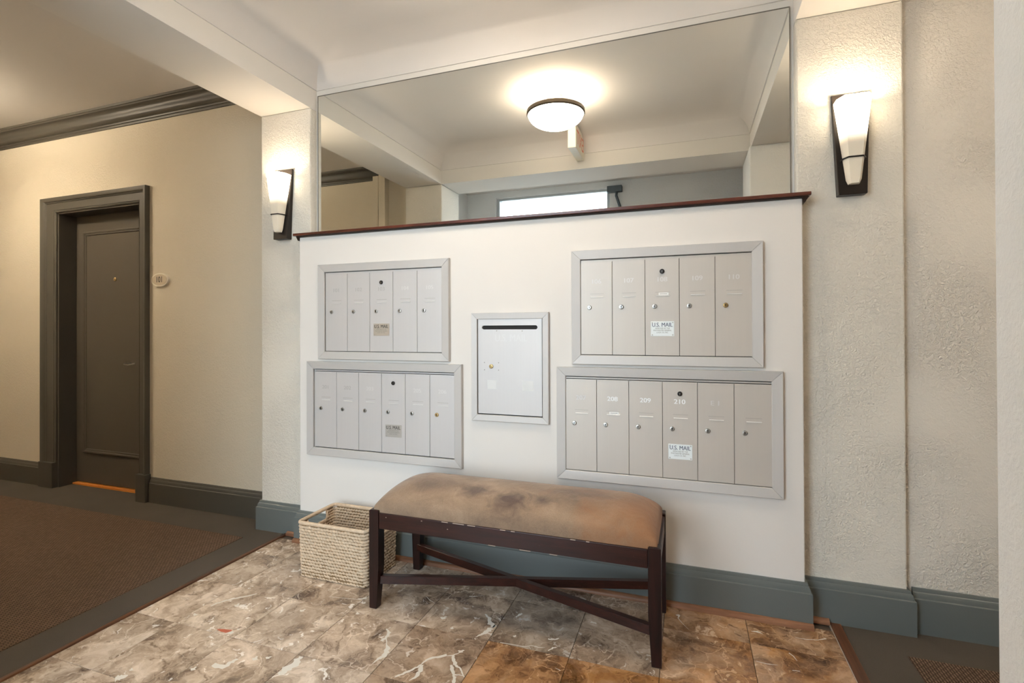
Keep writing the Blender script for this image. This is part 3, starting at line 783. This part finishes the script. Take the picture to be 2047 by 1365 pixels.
text('U.S. MAIL', 0.050, (-0.811, YD-0.0003, 1.152), plain('ghost_drop', (0.595, 0.575, 0.56, 1), 0.5, 0.3), drop, 'lettering', 0.82, 0.0, 0.02)
MB().box(-0.6515, -0.6485, YD, YW-0.002, 0.781, 1.246).build('hinge_strip', M['alu_door'], mo)

# ------------------------------------------------------------------ wall sconces
def sconce(cx, label):
    zb, zt = 1.728, 2.142
    t = thing('wall_sconce', label, 'wall lamp', (cx, YC, zb), 'wall sconces on the two columns')
    yb = YC-0.001
    mb = MB()
    mb.hexa([(cx-0.0495, yb-0.040, zb), (cx+0.0495, yb-0.040, zb), (cx+0.0495, yb, zb), (cx-0.0495, yb, zb),
             (cx-0.067, yb-0.012, zt), (cx+0.067, yb-0.012, zt), (cx+0.067, yb, zt), (cx-0.067, yb, zt)])
    mb.build('backplate', M['bronze'], t, False, 0.002, 1)
    def prof(k):    # k 0 bottom .. 1 top : half octagon cross-section
        fh = 0.0165+(0.041-0.0165)*k; bh = 0.0255+(0.060-0.0255)*k
        yf = 2.306+(2.277-2.306)*k; yk = 2.334+(2.362-2.334)*k
        return fh, bh, yf, yk
    def ring(k, z, gx=0.0, trim=1.0):
        fh, bh, yf, yk = prof(k)
        ch = bh-(bh-fh)*0.0
        ym = yf+(yk-yf)*0.42
        return [(cx-bh*trim-gx, yk, z), (cx-bh*trim-gx, ym+0.004, z), (cx-fh*trim-gx*0.6, yf-gx, z), (cx+fh*trim+gx*0.6, yf-gx, z), (cx+bh*trim+gx, ym+0.004, z), (cx+bh*trim+gx, yk, z)]
    z0, z1 = 1.775, 2.104
    mb = MB()
    rings = [ring(0.0, z0-0.010, 0, 0.72), ring(0.0, z0+0.008)]
    for i in range(1, 13): rings.append(ring(i/12, z0+0.008+(z1-z0-0.008)*i/12))
    # inner wall
    for i in (12, 6): rings.append(ring(i/12, z0+0.008+(z1-z0-0.008)*i/12+(0.0 if i == 12 else 0), -0.004))
    mb.loft(rings, True, True, True)
    mb.build('glass_shade', M['sconce_glass'], t, True)
    kb = (1.866-z0)/(z1-z0)
    r0 = ring(kb, 1.866, 0.003); r0[0] = (r0[0][0]-0.004, 2.366, 1.866); r0[-1] = (r0[-1][0]+0.004, 2.366, 1.866)
    MB().tube(r0, 0.0032, 6).build('retaining_band', M['bronze'], t, True)
    MB().tube([(cx, 2.325, 1.80), (cx, 2.325, 2.0)], 0.010, 8).build('lamp_holder', M['sign_white'], t, True)
    point('sconce_light', (cx, 2.318, 2.082), LAMP_SCONCE, 0.022, WARM)
    return t
sconce(-2.255, 'tapered frosted glass sconce on the left column, nearer the grey door')
sconce(0.622, 'tapered frosted glass sconce on the right column, farther from the grey door')

# ------------------------------------------------------------------ ceiling lamps
def ceiling_lamp(cx, cy, zc, power, label, col=WARM, glow='bowl_glass'):
    t = thing('ceiling_lamp', label, 'ceiling lamp', (cx, cy, zc))
    MB().lathe((cx, cy, zc), [(0.064, 0), (0.064, -0.016), (0.054, -0.020), (0.050, -0.036), (0.012, -0.040)], 32).build('canopy', M['lamp_metal'], t, True)
    MB().tube([(cx, cy, zc-0.036), (cx, cy, zc-0.09)], 0.006, 8).build('stem', M['lamp_metal'], t)
    for k in range(3):
        a = 2*PI*k/3+0.5
        MB().tube([(cx+0.05*math.cos(a), cy+0.05*math.sin(a), zc-0.036), (cx+0.185*math.cos(a), cy+0.185*math.sin(a), zc-0.120)], 0.003, 6).build('arm', M['lamp_metal'], t, True)
    zr = zc-0.125
    MB().lathe((cx, cy, zr), [(0.180, 0.012), (0.191, 0.012), (0.193, -0.010), (0.186, -0.018), (0.180, -0.012)], 56, cap0=False, cap1=False).loft([[(cx+0.180*math.cos(2*PI*k/56), cy+0.180*math.sin(2*PI*k/56), zr+h) for k in range(56)] for h in (-0.012, 0.012)], True, False, False).build('ring', M['ring_metal'], t, True)
    prof = [(0.181*math.cos(i/14*PI/2)+0.0005, -0.012-0.088*math.sin(i/14*PI/2)) for i in range(15)]
    inner = [(max(0.0005, p[0]-0.004), p[1]+0.004) for p in reversed(prof)]
    MB().lathe((cx, cy, zr), prof+inner, 48, cap0=False, cap1=False).build('bowl', M[glow], t, True)
    point('ceiling_lamp_light', (cx, cy, zr+0.030), power, 0.035, col)
    return t
ceiling_lamp(-0.82, 1.61, ZT, LAMP_CEIL, 'frosted bowl ceiling lamp with bronze ring, seen in the mirror')
ceiling_lamp(-4.6, 1.45, ZH, LAMP_HALL, 'frosted bowl ceiling lamp in the hall outside the grey door', HALLWARM, 'bowl_glass_hall')
ceiling_lamp(2.1, 1.45, ZH, LAMP_SIDE_FILL, 'added frosted bowl ceiling lamp, out of view, brightening the right hand corridor', WARM, 'bowl_glass')  # added lamp out of view, brightens the right wall and column

# ------------------------------------------------------------------ exit sign (hangs off the far beam)
ex = thing('exit_sign', 'white box exit sign with red letters, seen in the mirror behind the lamp', 'sign', (-0.814, 0.82, 2.55))
box('sign_housing', M['sign_white'], -0.845, -0.783, 0.822, 1.150, 2.550, 2.735, ex, 0.004)
text('EXIT', 0.15, (-0.7825, 0.985, 2.64), M['sign_red'], ex, 'lettering', 0.85, PI/2)
text('EXIT', 0.15, (-0.8455, 0.985, 2.64), M['sign_red'], ex, 'lettering', 0.85, -PI/2)

# ------------------------------------------------------------------ bench
bn = thing('bench', 'dark wood bench with a stained tan suede seat', 'bench', (-0.698, 2.05, 0))
bx0, bx1, by0, by1 = -1.300, -0.094, 1.848, 2.248
def leg(sx, sy):
    # outer faces vertical, inner faces taper below the rail
    ox = bx0 if sx < 0 else bx1; oy = by0 if sy < 0 else by1
    tw, bw = 0.045, 0.032
    rings = []
    for z, wv in ((0.0, bw), (0.003, bw+0.0025), (0.18, tw), (0.419, tw), (0.422, tw-0.004)):
        e = 0.0025 if z in (0.0, 0.422) else 0
        xa, xb = (ox+e, ox+wv) if sx < 0 else (ox-wv, ox-e)
        ya, yb = (oy+e, oy+wv) if sy < 0 else (oy-wv, oy-e)
        rings.append([(xa, ya, z), (xb, ya, z), (xb, yb, z), (xa, yb, z)])
    MB().loft(rings).build('leg', M['leg_wood'], bn, False)
for sx in (-1, 1):
    for sy in (-1, 1): leg(sx, sy)
box('seat_rail', M['bench_wood'], bx0+0.046, bx1-0.046, by0+0.003, by0+0.026, 0.345, 0.412, bn, 0.002)
box('seat_rail', M['bench_wood'], bx0+0.046, bx1-0.046, by1-0.026, by1-0.003, 0.345, 0.412, bn, 0.002)
box('seat_rail', M['bench_wood'], bx0+0.003, bx0+0.026, by0+0.046, by1-0.046, 0.345, 0.412, bn, 0.002)
box('seat_rail', M['bench_wood'], bx1-0.026, bx1-0.003, by0+0.046, by1-0.046, 0.345, 0.412, bn, 0.002)
def stretcher(a, b, zc):
    a = Vector(a); b = Vector(b); d = (b-a).normalized(); n = Vector((-d.y, d.x))*0.013
    p = []
    for z in (zc-0.017, zc+0.017):
        p += [(a-n).to_3d()+Vector((0, 0, z)), (b-n).to_3d()+Vector((0, 0, z)), (b+n).to_3d()+Vector((0, 0, z)), (a+n).to_3d()+Vector((0, 0, z))]
    MB().hexa(p).build('stretcher', M['bench_wood'], bn, False, 0.0015, 1)
stretcher((bx0+0.028, by0+0.030), (bx1-0.028, by1-0.030), 0.1165)
stretcher((bx0+0.028, by1-0.030), (bx1-0.028, by0+0.030), 0.1155)
# cushion: domed grid
cx0, cx1, cy0, cy1, cz = bx0+0.012, bx1-0.012, by0+0.010, by1-0.008, 0.408
NX, NY = 96, 40
top = []; 
def cush(u, v):
    x = cx0+(cx1-cx0)*u; y = cy0+(cy1-cy0)*v
    dx = min(u, 1-u)*(cx1-cx0); dy = min(v, 1-v)*(cy1-cy0)
    f = lambda d, r: math.sqrt(max(0.0, 1-(1-min(1, d/r))**2))
    h = 0.020*min(1, f(dx, .006))*min(1, f(dy, .006)) + 0.099*(f(dx, 0.17)**0.85)*(f(dy, 0.185)**0.85)
    return (x, y, cz+h)
su = [0.5-0.5*math.cos(PI*i/NX) if (i < NX*0.18 or i > NX*0.82) else None for i in range(NX+1)]
lo = [i for i, s in enumerate(su) if s is not None and i < NX/2][-1]; hi = [i for i, s in enumerate(su) if s is not None and i > NX/2][0]
for i in range(lo+1, hi): su[i] = su[lo]+(su[hi]-su[lo])*(i-lo)/(hi-lo)
sv = [0.5-0.5*math.cos(PI*j/NY) for j in range(NY+1)]
vs = [cush(u, v) for v in sv for u in su]
fs = [(j*(NX+1)+i, j*(NX+1)+i+1, (j+1)*(NX+1)+i+1, (j+1)*(NX+1)+i) for j in range(NY) for i in range(NX)]
mb = MB(); mb.add(vs, fs)
bot = [(cx0, cy0, cz), (cx1, cy0, cz), (cx1, cy1, cz), (cx0, cy1, cz)]
mb.add(bot, [(3, 2, 1, 0)])
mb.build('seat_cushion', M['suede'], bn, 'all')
# worn chips along the front rail edge
mb = MB()
for x, wd_, z in ((-1.22, .004, .398), (-0.955, .028, .412), (-0.905, .05, .412), (-0.84, .034, .412), (-0.70, .022, .412), (-0.655, .016, .412), (-0.93, .004, .385), (-1.05, .006, .404), (-0.75, .03, .3455), (-0.62, .045, .3455), (-0.50, .03, .3455), (-0.42, .02, .412), (-0.36, .012, .412)):
    mb.box(x, x+wd_, by0+0.0022, by0+0.004, z-0.0022, z+0.0004)
mb.build('worn_edge', plain('bare_wood', (0.42, 0.32, 0.25, 1), 0.6), bn)

# ------------------------------------------------------------------ woven basket
bk = thing('woven_basket', 'rectangular woven straw basket with handle holes beside the bench', 'basket', (-1.60, 2.11, 0))
kx0, kx1, ky0, ky1 = -1.800, -1.402, 1.968, 2.246
def rrect(inset, r, step):
    """points and outward normals round the rounded rectangle"""
    x0, x1, y0, y1 = kx0+inset, kx1-inset, ky0+inset, ky1-inset
    segs = []
    pts = []
    def line(a, b, nrm):
        L_ = (Vector(b)-Vector(a)).length; k = max(1, round(L_/step))
        for i in range(k): pts.append((Vector(a).lerp(Vector(b), i/k), Vector(nrm)))
    def arc(c, a0):
        k = max(3, round(r*PI/2/step))
        for i in range(k):
            a = a0+PI/2*i/k; n = Vector((math.cos(a), math.sin(a))); pts.append((Vector(c)+n*r, n))
    line((x0+r, y0), (x1-r, y0), (0, -1)); arc((x1-r, y0+r), -PI/2)
    line((x1, y0+r), (x1, y1-r), (1, 0)); arc((x1-r, y1-r), 0)
    line((x1-r, y1), (x0+r, y1), (0, 1)); arc((x0+r, y1-r), PI/2)
    line((x0, y1-r), (x0, y0+r), (-1, 0)); arc((x0+r, y0+r), PI)
    return pts
def in_hole(p, z): return (abs(p.x-kx0) < 0.03 or abs(p.x-kx1) < 0.03) and 2.035 < p.y < 2.175 and z > 0.205
rows = 17; pitch = 0.0147
STITCH = []
for a in range(5):      # unit spindle, long axis X
    th = PI*a/4
    STITCH.append([(-math.cos(th), math.sin(th)*math.cos(2*PI*k/6), math.sin(th)*math.sin(2*PI*k/6)) for k in range(6)])
for r in range(rows):
    z = 0.008+pitch*r
    splay = 0.006*(1-r/rows)
    pts = rrect(0.006+splay, 0.022, 0.0175)
    mb = MB(); mb2 = MB(); off = (r % 2)*0.5
    for i, (p, n) in enumerate(pts):
        q, n2 = pts[(i+1) % len(pts)]
        p = p.lerp(q, off); n = n.lerp(n2, off)
        if in_hole(p, z): continue
        n3 = Vector((n.x, n.y, 0)).normalized(); t3 = Vector((-n3.y, n3.x, 0))
        tilt = R.uniform(0.22, 0.42)
        ax = (t3*math.cos(tilt)+Vector((0, 0, -math.sin(tilt)))).normalized()
        up = n3.cross(ax)
        c = Vector((p.x, p.y, z+R.uniform(-.0012, .0012)))+n3*R.uniform(-.001, .0015)
        la_, lb_, lc_ = 0.0132*R.uniform(.85, 1.15), 0.0076, 0.0072*R.uniform(.9, 1.1)
        (mb2 if (p.y > 2.105 and z > 0.205) else mb).loft([[c+ax*(v[0]*la_)+n3*(v[1]*lb_)+up*(v[2]*lc_) for v in ring] for ring in STITCH], True, False, False)
    mb.build('weave_row', M['straw'], bk, 'all')
    if mb2.v: mb2.build('weave_row', M['straw'], bk, 'all')
# dark core wall behind the stitches, with the two handle holes left open
ci = 0.0085
mb = MB()
def core(x0, x1, y0, y1, z0, z1): mb.box(x0, x1, y0, y1, z0, z1)
core(kx0+ci+.016, kx1-ci-.016, ky0+ci-.001, ky0+ci+0.001, 0.004, 0.256); core(kx0+ci+.016, kx1-ci-.016, ky1-ci-0.001, ky1-ci+.001, 0.004, 0.256)
for xa in (kx0+ci-.001, kx1-ci-0.002):
    core(xa, xa+0.003, ky0+ci+.016, ky1-ci-.016, 0.004, 0.200)
    core(xa, xa+0.003, ky0+ci+.016, 2.030, 0.200, 0.256); core(xa, xa+0.003, 2.180, ky1-ci-.016, 0.200, 0.256)
mb.build('wall_core', M['basket_core'], bk)
MB().box(kx0+ci+0.003, kx1-ci-0.003, ky0+ci+0.003, ky1-ci-0.003, 0.003, 0.009).build('basket_bottom', M['basket_core'], bk)
# wrapped rim and handle edging
pts = rrect(0.006, 0.022, 0.0024)
mb = MB(); mb.tube([(p.x, p.y, 0.262) for p, n in pts], [0.0088+0.0011*math.sin(i*2*PI/3.0) for i in range(len(pts))], 10, True)
mb.build('wrapped_rim', M['straw'], bk, 'all')
for xa in (kx0+0.0075, kx1-0.0075):
    hp = [(xa, 2.032, 0.250), (xa, 2.034, 0.215), (xa, 2.045, 0.204)]+[(xa, 2.045+0.0024*i, 0.203) for i in range(1, 50)]+[(xa, 2.166, 0.204), (xa, 2.177, 0.215), (xa, 2.179, 0.250)]
    MB().tube(hp, [0.0062+0.0007*math.sin(i*2.1) for i in range(len(hp))], 8).build('handle_edge', M['straw'], bk, 'all')
